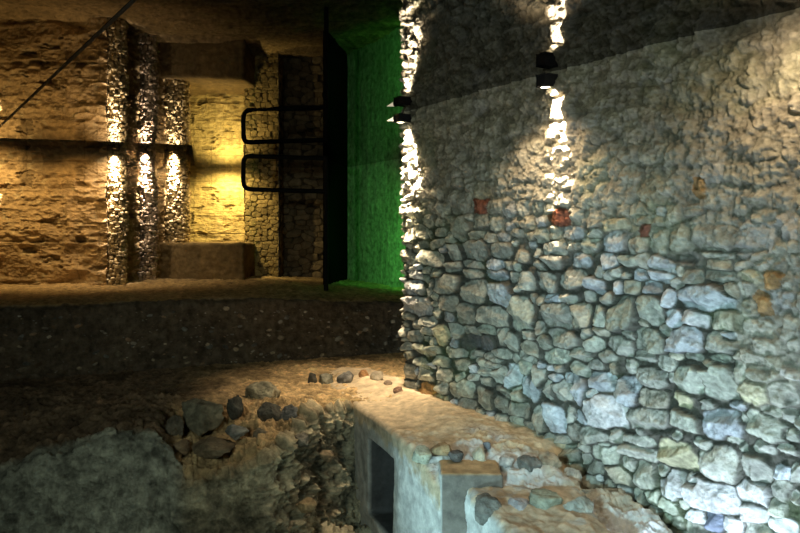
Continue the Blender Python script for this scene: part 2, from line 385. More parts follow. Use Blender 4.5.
def sandstone(seed, amp=0.05, base=(0.42, 0.30, 0.13), course=0.42, strat=2.6):
    def f(U, V):
        q = np.stack([U*1.4, V*1.4*strat, 0*U], -1)
        a = fbm(q*1.3, seed, 5, 0.55); r = fbm(q*2.0, seed+9, 5, 0.55, ridged=True); c = fbm(q*6, seed+15, 4, 0.6)
        line = np.abs(((V+0.02*a)/course) % 1.0-0.5)*2
        joint = sstep(0.90, 1.0, line)
        row = np.floor((V+0.02*a)/course+0.5)
        ln2 = np.abs((((U+0.02*c)/0.9)+row*0.37) % 1.0-0.5)*2
        joint = np.maximum(joint, 0.7*sstep(0.965, 1.0, ln2))
        H = amp*(0.9*a+0.5*r+0.35*c)-0.010*joint
        pit = sstep(0.32, 0.55, fbm(q*2.6+5, seed+33, 3)); H = H-0.04*pit
        C = np.array(base)*(1+0.35*a+0.25*c)[..., None]*(1-0.35*joint-0.45*pit)[..., None]
        pale = sstep(0.35, 0.6, fbm(np.stack([U*9, V*9, 0*U], -1), seed+51, 3))[..., None]
        C = C*(1-0.4*pale)+np.array((0.5, 0.42, 0.25))*0.4*pale
        return H, np.clip(C, 0.01, 0.85)
    return f

def rubble_fn(seed, w=0.08, h=0.05, amp=0.05, base=(0.42, 0.32, 0.16), flush=0.0, crop=None):
    def f(U, V):
        rng = np.random.default_rng(seed)
        S = fill_seeds([], U.min()-.1, U.max()+.1, V.min()-.1, V.max()+.1, lambda u, v: (w, h), rng, 14000, 0.66)
        d1, d2, ix = rubble(U, V, S, warp=min(w, h)*0.4, p=2.8, s=seed)
        gap = np.minimum((d2-d1), (1.3-d1)*1.3); body = np.sqrt(np.clip(gap/0.45, 0, 1)); mask = sstep(0, 0.2, gap)
        n2 = fbm(np.stack([U*16, V*16, 0*U], -1), seed+3, 4, 0.6)
        dep = rng.uniform(0.4, 1.2, len(S)); hue = rng.uniform(0.65, 1.3, len(S))
        H = amp*body*dep[ix]*(1-flush)+0.012*n2
        C = np.array(base)*(hue[ix]*(1+0.3*n2)*(0.35+0.65*mask))[..., None]
        return H, np.clip(C, 0.01, 0.8)
    return f

CRN = (-4.52, LW)           # corner of the left wall
NI0 = (-3.92, 13.05)
relief_plane('wall_left', (-9.6, LW, 2.3), (5.08, 0, 0), (0, 0, -3.5), 620, 430, (0, -1, 0), sandstone(101, 0.075, (0.40, 0.28, 0.14), 0.62, 1.9), None, M_SAND, kind='structure')
dv_ = np.array([NI0[0]-CRN[0], NI0[1]-CRN[1]]); ln = np.linalg.norm(dv_); dn = dv_/ln
relief_plane('wall_recess', (CRN[0], CRN[1], 2.3), (dv_[0], dv_[1], 0), (0, 0, -3.5), 230, 330, (dn[1], -dn[0], 0), sandstone(107, 0.05, (0.24, 0.17, 0.08), 0.30), None, M_SAND, kind='structure')
# niche back wall, side and sill
relief_plane('wall_niche', (-4.15, 13.62, 2.3), (1.65, 0, 0), (0, 0, -3.34), 300, 560, (0, -1, 0), sandstone(131, 0.05, (0.50, 0.40, 0.18), 0.34, 2.2), None, M_SAND, kind='structure')
relief_plane('wall_pier', (-2.88, 13.05, 1.26), (0.62, 0, 0), (0, 0, -2.3), 150, 480, (0, -1, 0), rubble_fn(17, 0.07, 0.04, 0.045, (0.46, 0.35, 0.15), 0.2), None, M_SAND, kind='structure')
relief_plane('wall_pier_return', (-2.88, 13.7, 1.26), (0, -0.65, 0), (0, 0, -2.3), 120, 380, (-1, 0, 0), rubble_fn(19, 0.10, 0.065, 0.04, (0.50, 0.37, 0.15)), None, M_SAND, kind='structure')
relief_plane('wall_back', (-2.3, 13.5, 1.26), (1.4, 0, 0), (0, 0, -2.6), 260, 400, (0, -1, 0), rubble_fn(23, 0.11, 0.06, 0.035, (0.26, 0.20, 0.12)), None, M_SAND, kind='structure')
relief_plane('wall_pier_side', (-2.27, 13.05, 1.26), (0, 0.5, 0), (0, 0, -2.3), 60, 280, (1, 0, 0), rubble_fn(29, 0.10, 0.065, 0.03, (0.36, 0.27, 0.14)), None, M_SAND, kind='structure')
# green lit plaster wall running behind the end of the rubble wall
g0 = np.array([-1.10, 13.55]); g1 = np.array([0.03, 11.7]); gd = (g1-g0)/np.linalg.norm(g1-g0); g1 = g1+gd*1.6
def green_fn(U, V):
    q = np.stack([U, V, 0*U], -1); a = fbm(q*3, 201, 5, 0.6); s = fbm(np.stack([U*14, V*1.6, 0*U], -1), 207, 4, 0.6)
    return 0.01*a+0.006*s, np.clip(np.array((0.36, 0.40, 0.30))*(1+0.3*a+0.3*s)[..., None], 0.02, 0.8)
relief_plane('wall_end', (g0[0], g0[1], 1.24), (*(g1-g0), 0), (0, 0, -2.9), 260, 200, (gd[1], -gd[0], 0), green_fn, None, M_EARTH, kind='structure')

# ------------------------------------------------------------------ structure: earth ledge with its face full of pebbles
def interp(x, xs, ys): return np.interp(x, xs, ys)
def build_ledge():
    pxs = np.linspace(-330, 560, 1000)
    Yf = 7.5+1.8*pxs/400.0
    Yf = np.where(pxs > 405, 9.32+(pxs-405)*0.003, Yf)
    X0 = (pxs-HX)/F*Yf
    rows = []
    zt = interp(pxs, [-330, 0, 250, 330, 400, 560], [-0.855, -0.85, -0.86, -0.93, -0.97, -0.98])
    n = 170
    # far part of the top
    for k in range(n):
        t = k/(n-1.0); Y = 15.2+(Yf+0.06-15.2)*t**0.8
        rows.append(np.stack([X0*(1+0.55*(1-t**0.8)), Y, zt-0.02*(1-t)], -1))
    m = 14
    for k in range(1, m+1):
        a = k/m*math.pi/2
        rows.append(np.stack([X0, Yf+0.06-0.06*np.sin(a), zt-0.06*(1-np.cos(a))], -1))
    q = 150
    for k in range(1, q+1):
        t = k/q
        rows.append(np.stack([X0, Yf-0.05*t-0.10*t*t, zt-0.06-0.86*t], -1))
    P = np.array(rows); nv, nu = P.shape[:2]
    N = normals(P); N = N*np.sign(np.sum(N*np.array([0, -0.7, 0.7]), -1, keepdims=True)+1e-9)
    face = np.zeros((nv, 1)); face[n:] = 1; face = np.repeat(face, nu, 1)
    SS = P[..., 0]*1.05; VV = np.where(face > 0, P[..., 2], -P[..., 1])
    q3 = np.stack([P[..., 0], P[..., 1], P[..., 2]], -1)
    a = fbm(q3*2.2, 301, 5, 0.55); c = fbm(q3*9, 311, 4, 0.6); r = fbm(np.stack([P[..., 0]*1.5, P[..., 1]*7, P[..., 2]*4], -1), 321, 5, 0.6, ridged=True); rf = fbm(P*6, 331, 5, 0.6, ridged=True)
    H = 0.030*a+0.018*c+0.045*r*(1-face)+0.035*rf*face
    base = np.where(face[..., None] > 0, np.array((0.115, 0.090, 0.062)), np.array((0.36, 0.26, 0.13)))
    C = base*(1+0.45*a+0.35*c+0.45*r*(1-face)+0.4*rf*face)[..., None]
    # pebbles in the face
    rng = np.random.default_rng(12)
    fu = P[n+m:, :, 0]; fv = P[n+m:, :, 2]
    us = fu[0]; vs = fv[:, nu//2]
    for _ in range(900):
        u = rng.uniform(us[0], us[-1]); tt = rng.uniform(0.02, 0.98); big_ = rng.random()
        rr = 0.007+0.034*big_**4; el = rng.uniform(0.5, 1.0)
        j0 = int(np.interp(u, us, np.arange(nu))); i0 = int(tt*(q-1))
        dj = int(rr*3/(us[1]-us[0]))+3; di = int(rr*3/0.0057)+3
        sl = (slice(max(0, i0-di), min(q, i0+di)), slice(max(0, j0-dj), min(nu, j0+dj)))
        if fu[sl].size == 0: continue
        vz = fv[i0, min(j0, nu-1)]
        an = rng.uniform(-0.7, 0.7); qa = (fu[sl]-u)*math.cos(an)+(fv[sl]-vz)*math.sin(an); qb = -(fu[sl]-u)*math.sin(an)+(fv[sl]-vz)*math.cos(an)
        d = ((np.abs(qa)/rr)**2.6+(np.abs(qb)/(rr*el*0.8))**2.6)**(1/2.6)
        bmp = np.sqrt(np.clip(1-d**2, 0, 1))
        Hh = H[n+m:]; Cc = C[n+m:]
        Hh[sl] += bmp*rr*0.9
        tone = np.array([(0.42, 0.35, 0.24), (0.50, 0.45, 0.36), (0.30, 0.20, 0.12), (0.24, 0.24, 0.21)][rng.integers(4)])*rng.uniform(0.5, 1.5)
        mm = sstep(0, 0.35, bmp)[..., None]; Cc[sl] = Cc[sl]*(1-mm)+tone*mm
    P = P+N*H[..., None]
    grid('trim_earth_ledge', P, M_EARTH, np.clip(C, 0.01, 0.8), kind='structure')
build_ledge()

# ------------------------------------------------------------------ structure: dug ground in front of the ledge
def build_ground():
    kp = [-330, -60, 0, 40, 100, 148, 158, 168, 182, 230, 262, 285, 312, 352, 430, 520]
    yC = [500, 490, 480, 457, 443, 437, 444, 462, 486, 474, 462, 440, 412, 404, 404, 404]
    YC = [5.3, 5.3, 5.4, 5.45, 5.5, 5.5, 5.52, 5.50, 5.45, 5.55, 5.6, 5.85, 6.35, 6.65, 6.65, 6.65]
    pxs = np.linspace(-330, 520, 940)
    yc = interp(pxs, kp, yC)+fbm(np.stack([pxs*0.05, 0*pxs, 0*pxs], -1), 401, 4)*5; Yc = interp(pxs, kp, YC)
    Ya = 7.5+1.8*np.clip(pxs, -330, 405)/400.0+0.15
    rows = []; tt = []
    zC = (HY-yc)/F*Yc
    zB = np.full_like(pxs, -1.63); Yb = np.full_like(pxs, 6.75)
    def seg(Y0, z0, Y1, z1, n, tag, e=1.0, first=0):
        for k in range(first, n+1):
            t = (k/n); Y = Y0+(Y1-Y0)*t; z = z0+(z1-z0)*t**e
            rows.append(np.stack([(pxs-HX)/F*Y, Y, z], -1)); tt.append(tag+t)
    seg(Ya, np.full_like(pxs, -1.62), Yb, zB, 110, 0)
    seg(Yb, zB, Yc, zC, 110, 1, 1.3, 1)
    seg(Yc, zC, Yc-0.22, zC-1.0, 170, 2, 1.0, 1)
    seg(Yc-0.22, zC-1.0, Yc-3.6, zC-1.25, 60, 3, 1.0, 1)
    P = np.array(rows); T = np.array(tt)[:, None]*np.ones(P.shape[1])
    PX = np.ones((P.shape[0], 1))*pxs
    N = normals(P); N = N*np.sign(np.sum(N*np.array([0, -0.7, 0.7]), -1, keepdims=True)+1e-9)
    a = fbm(P*1.7, 411, 5, 0.55); c = fbm(P*9, 421, 6, 0.7); g = fbm(P*26, 427, 4, 0.7); r = fbm(P*4.0, 431, 5, 0.55, ridged=True)
    rocky = sstep(255, 300, PX)*sstep(1.9, 2.05, T)
    midr = sstep(160, 176, PX)*(1-sstep(300, 340, PX))*sstep(1.05, 1.3, T)*(1-sstep(1.95, 2.1, T))
    r2 = fbm(P*10, 437, 5, 0.65, ridged=True)
    H = 0.035*a+0.022*c+0.014*g+0.05*r*(T > 1)+0.030*r2+rocky*(0.07*r+0.06*c+0.03*g)+midr*(0.05*r+0.03*c+0.02*g)
    H = H*sstep(0.0, 0.2, T)
    # rubble pattern on the rocky face
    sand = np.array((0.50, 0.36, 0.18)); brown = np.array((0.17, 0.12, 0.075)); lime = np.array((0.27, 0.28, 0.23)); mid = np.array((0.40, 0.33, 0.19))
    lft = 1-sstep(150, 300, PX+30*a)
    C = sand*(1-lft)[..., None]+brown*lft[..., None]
    m2 = midr[..., None]; C = C*(1-0.75*m2)+np.array((0.40, 0.29, 0.15))*0.75*m2
    fc = sstep(1.93, 2.04, T+0.05*a)
    Cf = lime*(1-0.5*sstep(150, 200, PX))[..., None]+mid*0.5*sstep(150, 200, PX)[..., None]
    C = C*(1-fc[..., None])+Cf*fc[..., None]
    edge = sstep(1.85, 1.93, T)*(1-sstep(170, 190, PX)); C = C*(1-edge[..., None])+lime*1.1*edge[..., None]
    stn = sstep(0.05, 0.4, fbm(P*2.6, 441, 4, 0.55)); C = C*(1-0.45*stn[..., None])
    C = C*(1+0.9*c+0.35*a+0.35*r+0.6*g+0.35*r2)[..., None]
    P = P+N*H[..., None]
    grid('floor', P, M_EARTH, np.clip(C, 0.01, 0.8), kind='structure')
build_ground()

# ------------------------------------------------------------------ structure: plastered platform at the foot of the wall
def face_line(Y): return -0.45+0.39*(6.6-Y)
def build_platform():
    Ys = np.concatenate([np.linspace(8.0, 6.75, 40), np.linspace(6.74, 4.25, 350)])
    xl = np.where(Ys > 4.765, face_line(Ys), 1.12)+0.012*fbm(np.stack([Ys*5, 0*Ys, 0*Ys], -1), 501, 4)
    k = -WD[0]/WD[1]; xr = np.minimum(W0[0]+k*(W0[1]-Ys), 9)+0.14
    xr = np.maximum(xr, xl+0.30)
    zt = interp(Ys, [4.25, 4.74, 5.0, 5.3, 5.6, 6.6, 8.0], [-1.90, -1.80, -1.70, -1.645, -1.62, -1.63, -1.63])
    rows = []; T = []
    n = 150
    for i in range(n+1):
        t = i/n; x = xr+(xl+0.04-xr)*t
        # the sandy bank is highest in the middle and lies against the wall
        z = zt+0.05*np.exp(-((t-0.45)/0.25)**2)*sstep(4.7, 5.3, Ys)+0.05*(1-t)**3
        z = z-0.40*sstep(0.38, 0.0, t)*(1-sstep(5.0, 5.35, Ys))
        rows.append(np.stack([x, Ys, z], -1)); T.append(t)
    for i in range(1, 9):
        a = i/8*math.pi/2
        rows.append(np.stack([xl+0.04-0.04*np.sin(a), Ys, rows[n][:, 2]-0.04*(1-np.cos(a))], -1)); T.append(1+i/8*0.1)
    zt2 = rows[-1][:, 2]; m = 190
    for i in range(1, m+1):
        t = i/m; rows.append(np.stack([xl-0.02*t, Ys, zt2+(-3.2-zt2)*t], -1)); T.append(1.1+t)
    P = np.array(rows); T = np.array(T)[:, None]*np.ones(P.shape[1]); YY = P[..., 1]; ZZ = P[..., 2]
    top = 1-sstep(0.98, 1.08, T)
    a = fbm(P*3, 511, 5, 0.55); c = fbm(P*12, 521, 5, 0.6); r = fbm(P*7, 531, 4, 0.6, ridged=True)
    near = (1-sstep(5.1, 5.7, YY+0.3*a))*sstep(0.22, 0.45, T+0.1*a)
    H = top*(0.02*a+0.018*c+near*(0.04*r+0.03*c))+(1-top)*(0.008*a+0.006*c)
    # hollow with a small niche in the plaster face
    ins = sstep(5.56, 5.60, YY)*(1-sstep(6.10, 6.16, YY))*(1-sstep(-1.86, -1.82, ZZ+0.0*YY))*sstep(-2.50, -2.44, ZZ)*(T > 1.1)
    P[..., 0] += 0.34*ins
    N = normals(np.array(rows)); ref = np.array([-0.6, -0.1, 0.8]); N = N*np.sign(np.sum(N*ref, -1, keepdims=True)+1e-9)
    P = P+N*H[..., None]
    sand = np.array((0.66, 0.54, 0.36)); pl = np.array((0.62, 0.62, 0.57)); pg = np.array((0.34, 0.32, 0.26)); rub = np.array((0.46, 0.42, 0.34))
    C = sand*top[..., None]+(1-top)[..., None]*pl
    nr = (near*top*sstep(-0.25, 0.2, a+0.3*c))[..., None]; C = C*(1-nr)+rub*nr
    wh = (top*near*sstep(-0.25, 0.0, fbm(P*5, 541, 4)))[..., None]; C = C*(1-wh)+np.array((0.60, 0.60, 0.58))*wh
    stain = ((1-top)*sstep(0.0, 0.35, fbm(P*np.array([3, 3, 1.0]), 551, 5, 0.6)))[..., None]; C = C*(1-0.6*stain)+pg*0.6*stain
    far_shade = ((1-top)*sstep(5.5, 6.2, YY))[..., None]; C = C*(1-0.55*far_shade)+np.array((0.22, 0.20, 0.16))*0.55*far_shade  # shade on the far end of the plaster face, put into its colour
    hollow_shade = sstep(0.0, 0.12, ins)[..., None]; C = C*(1-hollow_shade)+np.array((0.06, 0.06, 0.058))*hollow_shade  # inside of the hollow darkened in the colour, standing in for shade
    edge = (sstep(0.97, 1.05, T)*(1-sstep(1.12, 1.19, T+0.10*c)))[..., None]; C = C*(1-edge)+sand*0.85*edge
    C = C*(1+0.30*c+0.12*a)[..., None]
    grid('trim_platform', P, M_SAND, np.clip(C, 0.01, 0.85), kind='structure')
build_platform()

def rough_block(name, x0, x1, y0, y1, z0, z1, mat, colf, seed, amp=0.02, res=0.012, rnd=0.05, skew=0.0, **props):
    """a box whose six sides are relief-displaced and whose edges are worn round"""
    bm = bmesh.new()
    nx, ny, nz = [max(4, int(round(s/res))) for s in (x1-x0, y1-y0, z1-z0)]
    idx = {}; vs = []
    def V(i, j, k):
        key = (i, j, k)
        if key not in idx:
            idx[key] = len(vs); vs.append((x0+(x1-x0)*i/nx, y0+(y1-y0)*j/ny, z0+(z1-z0)*k/nz))
        return idx[key]
    fs = []
    for i in range(nx):
        for j in range(ny):
            fs.append((V(i, j, nz), V(i+1, j, nz), V(i+1, j+1, nz), V(i, j+1, nz)))
    for i in range(nx):
        for k in range(nz):
            fs.append((V(i, 0, k), V(i+1, 0, k), V(i+1, 0, k+1), V(i, 0, k+1)))
            fs.append((V(i, ny, k), V(i, ny, k+1), V(i+1, ny, k+1), V(i+1, ny, k)))
    for j in range(ny):
        for k in range(nz):
            fs.append((V(0, j, k), V(0, j, k+1), V(0, j+1, k+1), V(0, j+1, k)))
            fs.append((V(nx, j, k), V(nx, j+1, k), V(nx, j+1, k+1), V(nx, j, k+1)))
    P = np.array(vs); bm.free()
    lo = np.array([x0, y0, z0-9])+rnd; hi = np.array([x1, y1, z1])-rnd
    cpt_ = np.clip(P, lo, hi); d = P-cpt_; L = np.linalg.norm(d, axis=1, keepdims=True)
    N = d/np.maximum(L, 1e-9); flat = (L[:, 0] < 1e-9); N[flat] = (0, 0, 1)
    P = cpt_+N*np.minimum(L, rnd)
    a = fbm(P*4, seed, 5, 0.55); c = fbm(P*15, seed+9, 4, 0.6)
    C = colf(P, N, a, c)
    P = P+N*(amp*a+amp*0.5*c)[:, None]
    P[:, 0] += skew*(y1-P[:, 1])*(1-(P[:, 0]-x0)/(x1-x0))
    bm2 = set_mesh(name, P, np.array(fs), np.clip(C, 0.01, 0.85))
    return link(name, bm2, mat, **props)

def pillar_col(P, N, a, c):
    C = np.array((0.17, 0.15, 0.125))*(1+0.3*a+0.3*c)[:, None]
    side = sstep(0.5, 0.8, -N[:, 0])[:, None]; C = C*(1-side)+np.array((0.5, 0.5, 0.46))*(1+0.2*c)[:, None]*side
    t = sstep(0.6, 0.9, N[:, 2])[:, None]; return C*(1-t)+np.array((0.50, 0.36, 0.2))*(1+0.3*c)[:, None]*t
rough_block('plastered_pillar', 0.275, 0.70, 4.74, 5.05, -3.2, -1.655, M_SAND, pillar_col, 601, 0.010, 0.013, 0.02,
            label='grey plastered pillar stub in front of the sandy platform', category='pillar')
def block_col(P, N, a, c):
    x = P[:, 0]; z = P[:, 2]
    white = np.array((0.60, 0.60, 0.56))*(1+0.2*c)[:, None]
    b_ = np.array((0.50, 0.41, 0.29))*(1+0.35*c+0.2*a)[:, None]
    t = sstep(0.0, 0.06, (x-0.50)*0.5+(z+1.83)+0.10*a)[:, None]
    C = white*(1-t)+b_*t
    u = sstep(0.15, 0.35, fbm(P*6, 633, 3))[:, None]*t; return C*(1-u)+np.array((0.48, 0.47, 0.42))*u
BLOCK = rough_block('masonry_block', 0.425, 1.23, 3.80, 4.80, -3.2, -1.745, M_SAND, block_col, 611, 0.030, 0.013, 0.06, skew=0.28,
            label='broken masonry block with white plastered left side and stones in its top', category='block')
def sill_col(P, N, a, c):
    return np.array((0.22, 0.155, 0.07))*(1+0.3*a+0.3*c)[:, None]
rough_block('stone_sill', -4.40, -2.70, 12.1, 13.6, -1.0, -0.225, M_SAND, sill_col, 621, 0.03, 0.02, 0.05,
            label='long brown stone sill block across the foot of the lit niche and pilasters', category='sill')

# ------------------------------------------------------------------ three rubble pilasters beside the niche
def pilaster(cx, cy, r, z0, z1, seed, label, base):
    nu, nv = 110, 420
    th = np.linspace(-0.15*math.pi, 1.15*math.pi, nu); zs = np.linspace(z1, z0, nv)
    TH, ZZ = np.meshgrid(th, zs); U = TH*r; V = ZZ
    H, C = rubble_fn(seed, 0.032, 0.024, 0.045, base)(U, V)
    lean = 0.05*np.sin((ZZ-z0)*1.3)
    rr = r-0.03+H+0.03*fbm(np.stack([U*2, V*2, 0*U], -1), seed+4, 3)
    # half round, turned to the front right
    ph = TH+math.pi+0.0
    P = np.stack([cx+lean+rr*np.cos(ph), cy+rr*np.sin(ph), ZZ], -1)
    grid('stone_pilaster', P, M_SAND, C, label=label, category='pilaster')
def rec_pt(px):
    t = (px-HX)/F; s_ = dv_/1.0
    # CRN + q*dv on the ray
    q = (t*CRN[1]-CRN[0])/(dv_[0]-t*dv_[1]); return CRN[0]+q*dv_[0], CRN[1]+q*dv_[1]
c1 = rec_pt(116); c2 = rec_pt(146); c3 = rec_pt(174)
pilaster(c1[0], c1[1]-0.05, 0.155, -0.98, 2.2, 31, 'narrow rubble pilaster at the corner of the smooth sandstone wall', (0.46, 0.36, 0.20))
pilaster(c2[0], c2[1]-0.05, 0.155, -0.98, 2.2, 37, 'rubble pilaster in the middle of three, with purplish stones at its foot', (0.44, 0.34, 0.24))
pilaster(c3[0], c3[1]-0.05, 0.235, -0.98, 2.2, 43, 'wide rubble pilaster directly beside the lit niche', (0.48, 0.37, 0.19))

# lamps of the left group: small recessed spots grazing the pilasters and wall
def washer(px, y_top, dist, off, power, deg, tgt_drop=1.4, col=WARM, dx=0.0, back=0.05):
    p = at(px, y_top, dist)
    return spot('washer_beam', (p[0]+dx, p[1]-off, p[2]), (p[0]+dx*0.3, p[1]-back, p[2]-tgt_drop), power, col, deg, 1.0, 0.006)
def streak(cx, cy, r, z, power):
    # two beams of one small lamp, grazing the front of a pilaster
    nx_, ny_ = 0.35, -0.94
    p = (cx+nx_*(r+0.11), cy+ny_*(r+0.11), z)
    spot('washer_beam', p, (p[0]-nx_*0.26, p[1]-ny_*0.26, z-1.0), power*0.95, HOT, 28, 1.0, 0.006)
    spot('washer_beam', p, (p[0]-nx_*0.7, p[1]-ny_*0.7, z-1.0), power*0.10, HOT, 50, 1.0, 0.006)
streak(c1[0], c1[1]-0.05, 0.155, 1.22, 1100)
streak(c2[0], c2[1]-0.05, 0.155, 1.32, 1100)
streak(c3[0], c3[1]-0.05, 0.235, 1.40, 1400)
washer(118, 150, c1[1], 0.6, 55, 110, 1.2, dx=0.1)
washer(176, 156, c3[1], 0.75, 45, 90, 1.2, dx=0.1)
washer(-6, 156, LW, 0.14, 900, 24, 1.0, back=-0.2)
washer(-2, 144, LW, 0.7, 85, 130, 1.5, GOLD, 0.0, 0.0)
washer(80, 143, LW, 0.9, 55, 120, 1.7, (1.0, 0.62, 0.22), 0.0, 0.2)
spot('niche_beam', (-3.3, 13.12, 1.10), (-3.35, 13.7, -0.3), 95, (1.0, 0.74, 0.26), 150, 0.8, 0.006)
spot('niche_beam', (-3.25, 12.3, 1.12), (-3.2, 13.5, -0.3), 85, (1.0, 0.74, 0.30), 120, 0.9, 0.006)

# ------------------------------------------------------------------ downlights on the right wall
def box_bm(bm, x0, x1, y0, y1, z0, z1):
    r = bmesh.ops.create_cube(bm, size=1.0)['verts']
    for v in r:
        v.co = ((x0+x1)/2+v.co.x*(x1-x0), (y0+y1)/2+v.co.y*(y1-y0), (z0+z1)/2+v.co.z*(z1-z0))
    return r
def mesh_of(bm, name, bevel=0.0):
    if bevel:
        bmesh.ops.bevel(bm, geom=bm.edges[:], offset=bevel, segments=2, affect='EDGES')
    bmesh.ops.recalc_face_normals(bm, faces=bm.faces[:])
    me = bpy.data.meshes.new(name); bm.to_mesh(me); bm.free(); return me
def downlight(u, w_, h_, z_top, label):
    e = bpy.data.objects.new('wall_downlight', None); COL.objects.link(e); e.empty_display_size = 0.05
    p = wall_pt(u, 0.03, z_top); e.location = p
    e.rotation_euler = (0, 0, math.atan2(WD[1], WD[0]))
    e['label'] = label; e['category'] = 'lamp'; e['group'] = 'black downlights under the ceiling on the right wall'
    # local x along the wall, local -y... the wall normal is local (0,-1) turned below
    s = -1 if (math.sin(-math.atan2(WD[1], WD[0]))*WN[0]+math.cos(math.atan2(WD[1], WD[0]))*WN[1]) < 0 else 1
    bm = bmesh.new(); box_bm(bm, -w_/2, w_/2, s*0.0, s*0.125, -h_, 0); link('housing', mesh_of(bm, 'housing', 0.006), M_BODY, e)
    bm = bmesh.new(); box_bm(bm, -w_/2*0.8, w_/2*0.8, s*(-0.05), s*0.0, -h_*0.75, -h_*0.2); link('mounting_bracket', mesh_of(bm, 'mounting_bracket', 0.003), M_BODY, e)
    bm = bmesh.new()
    r = bmesh.ops.create_cone(bm, cap_ends=True, segments=28, radius1=0.036, radius2=0.036, depth=0.006)['verts']
    for v in r: v.co = v.co+Vector((0, s*0.08, -h_-0.003))
    link('lens', mesh_of(bm, 'lens'), M_LENS, e)
    bm = bmesh.new()
    bmesh.ops.create_cone(bm, cap_ends=False, segments=28, radius1=0.040, radius2=0.040, depth=0.012)
    for v in bm.verts: v.co = v.co+Vector((0, s*0.08, -h_-0.004))
    link('rim', mesh_of(bm, 'rim'), M_BODY, e)
    return e, s
downlight(uB, 0.09, 0.085, 1.165, 'black downlight above the bright streak in the middle of the rubble wall')
eA, sA = downlight(uA+0.015, 0.10, 0.07, 1.15, 'black downlight at the free end of the rubble wall beside the green wall')
# the second head of the end lamp looks away from the wall along the passage
bm = bmesh.new()
bmesh.ops.create_cone(bm, cap_ends=True, segments=32, radius1=0.026, radius2=0.032, depth=0.05)
hd = link('lamp_head', mesh_of(bm, 'lamp_head'), M_BODY, eA); hd.location = (-0.075, sA*0.075, -0.025); hd.rotation_euler = (0, math.radians(-90), 0)
bm = bmesh.new(); bmesh.ops.create_cone(bm, cap_ends=True, segments=32, radius1=0.028, radius2=0.003, depth=0.17)
hl = link('glowing_glass', mesh_of(bm, 'glowing_glass'), M_GLASS, hd); hl.location = (0, 0, 0.105)

# ------------------------------------------------------------------ black handrail on the ledge
def tube(name, pts, r, mat, parent, bevel_r=0.0):
    cu = bpy.data.curves.new(name, 'CURVE'); cu.dimensions = '3D'; cu.bevel_depth = r; cu.bevel_resolution = 5
    sp = cu.splines.new('POLY'); sp.points.add(len(pts)-1)
    for i, p in enumerate(pts): sp.points[i].co = (*p, 1)
    dg = bpy.data.objects.new(name+'_tmp', cu); COL.objects.link(dg)
    me = bpy.data.meshes.new_from_object(dg.evaluated_get(bpy.context.evaluated_depsgraph_get()))
    bpy.data.objects.remove(dg); me.name = name
    me.polygons.foreach_set('use_smooth', np.ones(len(me.polygons), bool))
    me.materials.clear()
    return link(name, me, mat, parent)
def arc(p, q, c, n=6):
    """corner at c between p and q (quadratic)"""
    p, q, c = map(Vector, (p, q, c)); return [tuple((1-t)**2*p+2*(1-t)*t*c+t*t*q) for t in [i/n for i in range(n+1)]]
RY = 10.4
rail = bpy.data.objects.new('handrail', None); COL.objects.link(rail)
rail['label'] = 'black tubular handrail loop standing on the ledge before the lit niche'; rail['category'] = 'handrail'
rb = at(326, 288, RY); rail.location = (rb[0], RY, -0.87)
def L3(px, py): p = at(px, py, RY)-np.array(rail.location); return tuple(p)
tube('rail_loop', [L3(326, 158.5), L3(260, 156.5)]+arc(L3(250, 156.2), L3(243.5, 163), L3(243.5, 156.2))+[L3(243.2, 178)]+arc(L3(243.5, 182), L3(252, 189.5), L3(243.8, 189))+[L3(326, 191.5)], 0.034, M_BLACK, rail)
tube('post', [L3(326, 156.5), (L3(326, 140)[0], 0, -0.03)], 0.034, M_BLACK, rail)
# dark corner panel, shaped as a screen to keep green light off the niche
pa = at(345.5, 0, 13.45); pb = at(323, 0, 11.6)
prism('screen_1', [(pa[0], pa[1]), (pb[0], pb[1]), (pb[0]+0.05, pb[1]), (pa[0]+0.05, pa[1])], -1.1, 1.195, M_DARK, kind='structure')

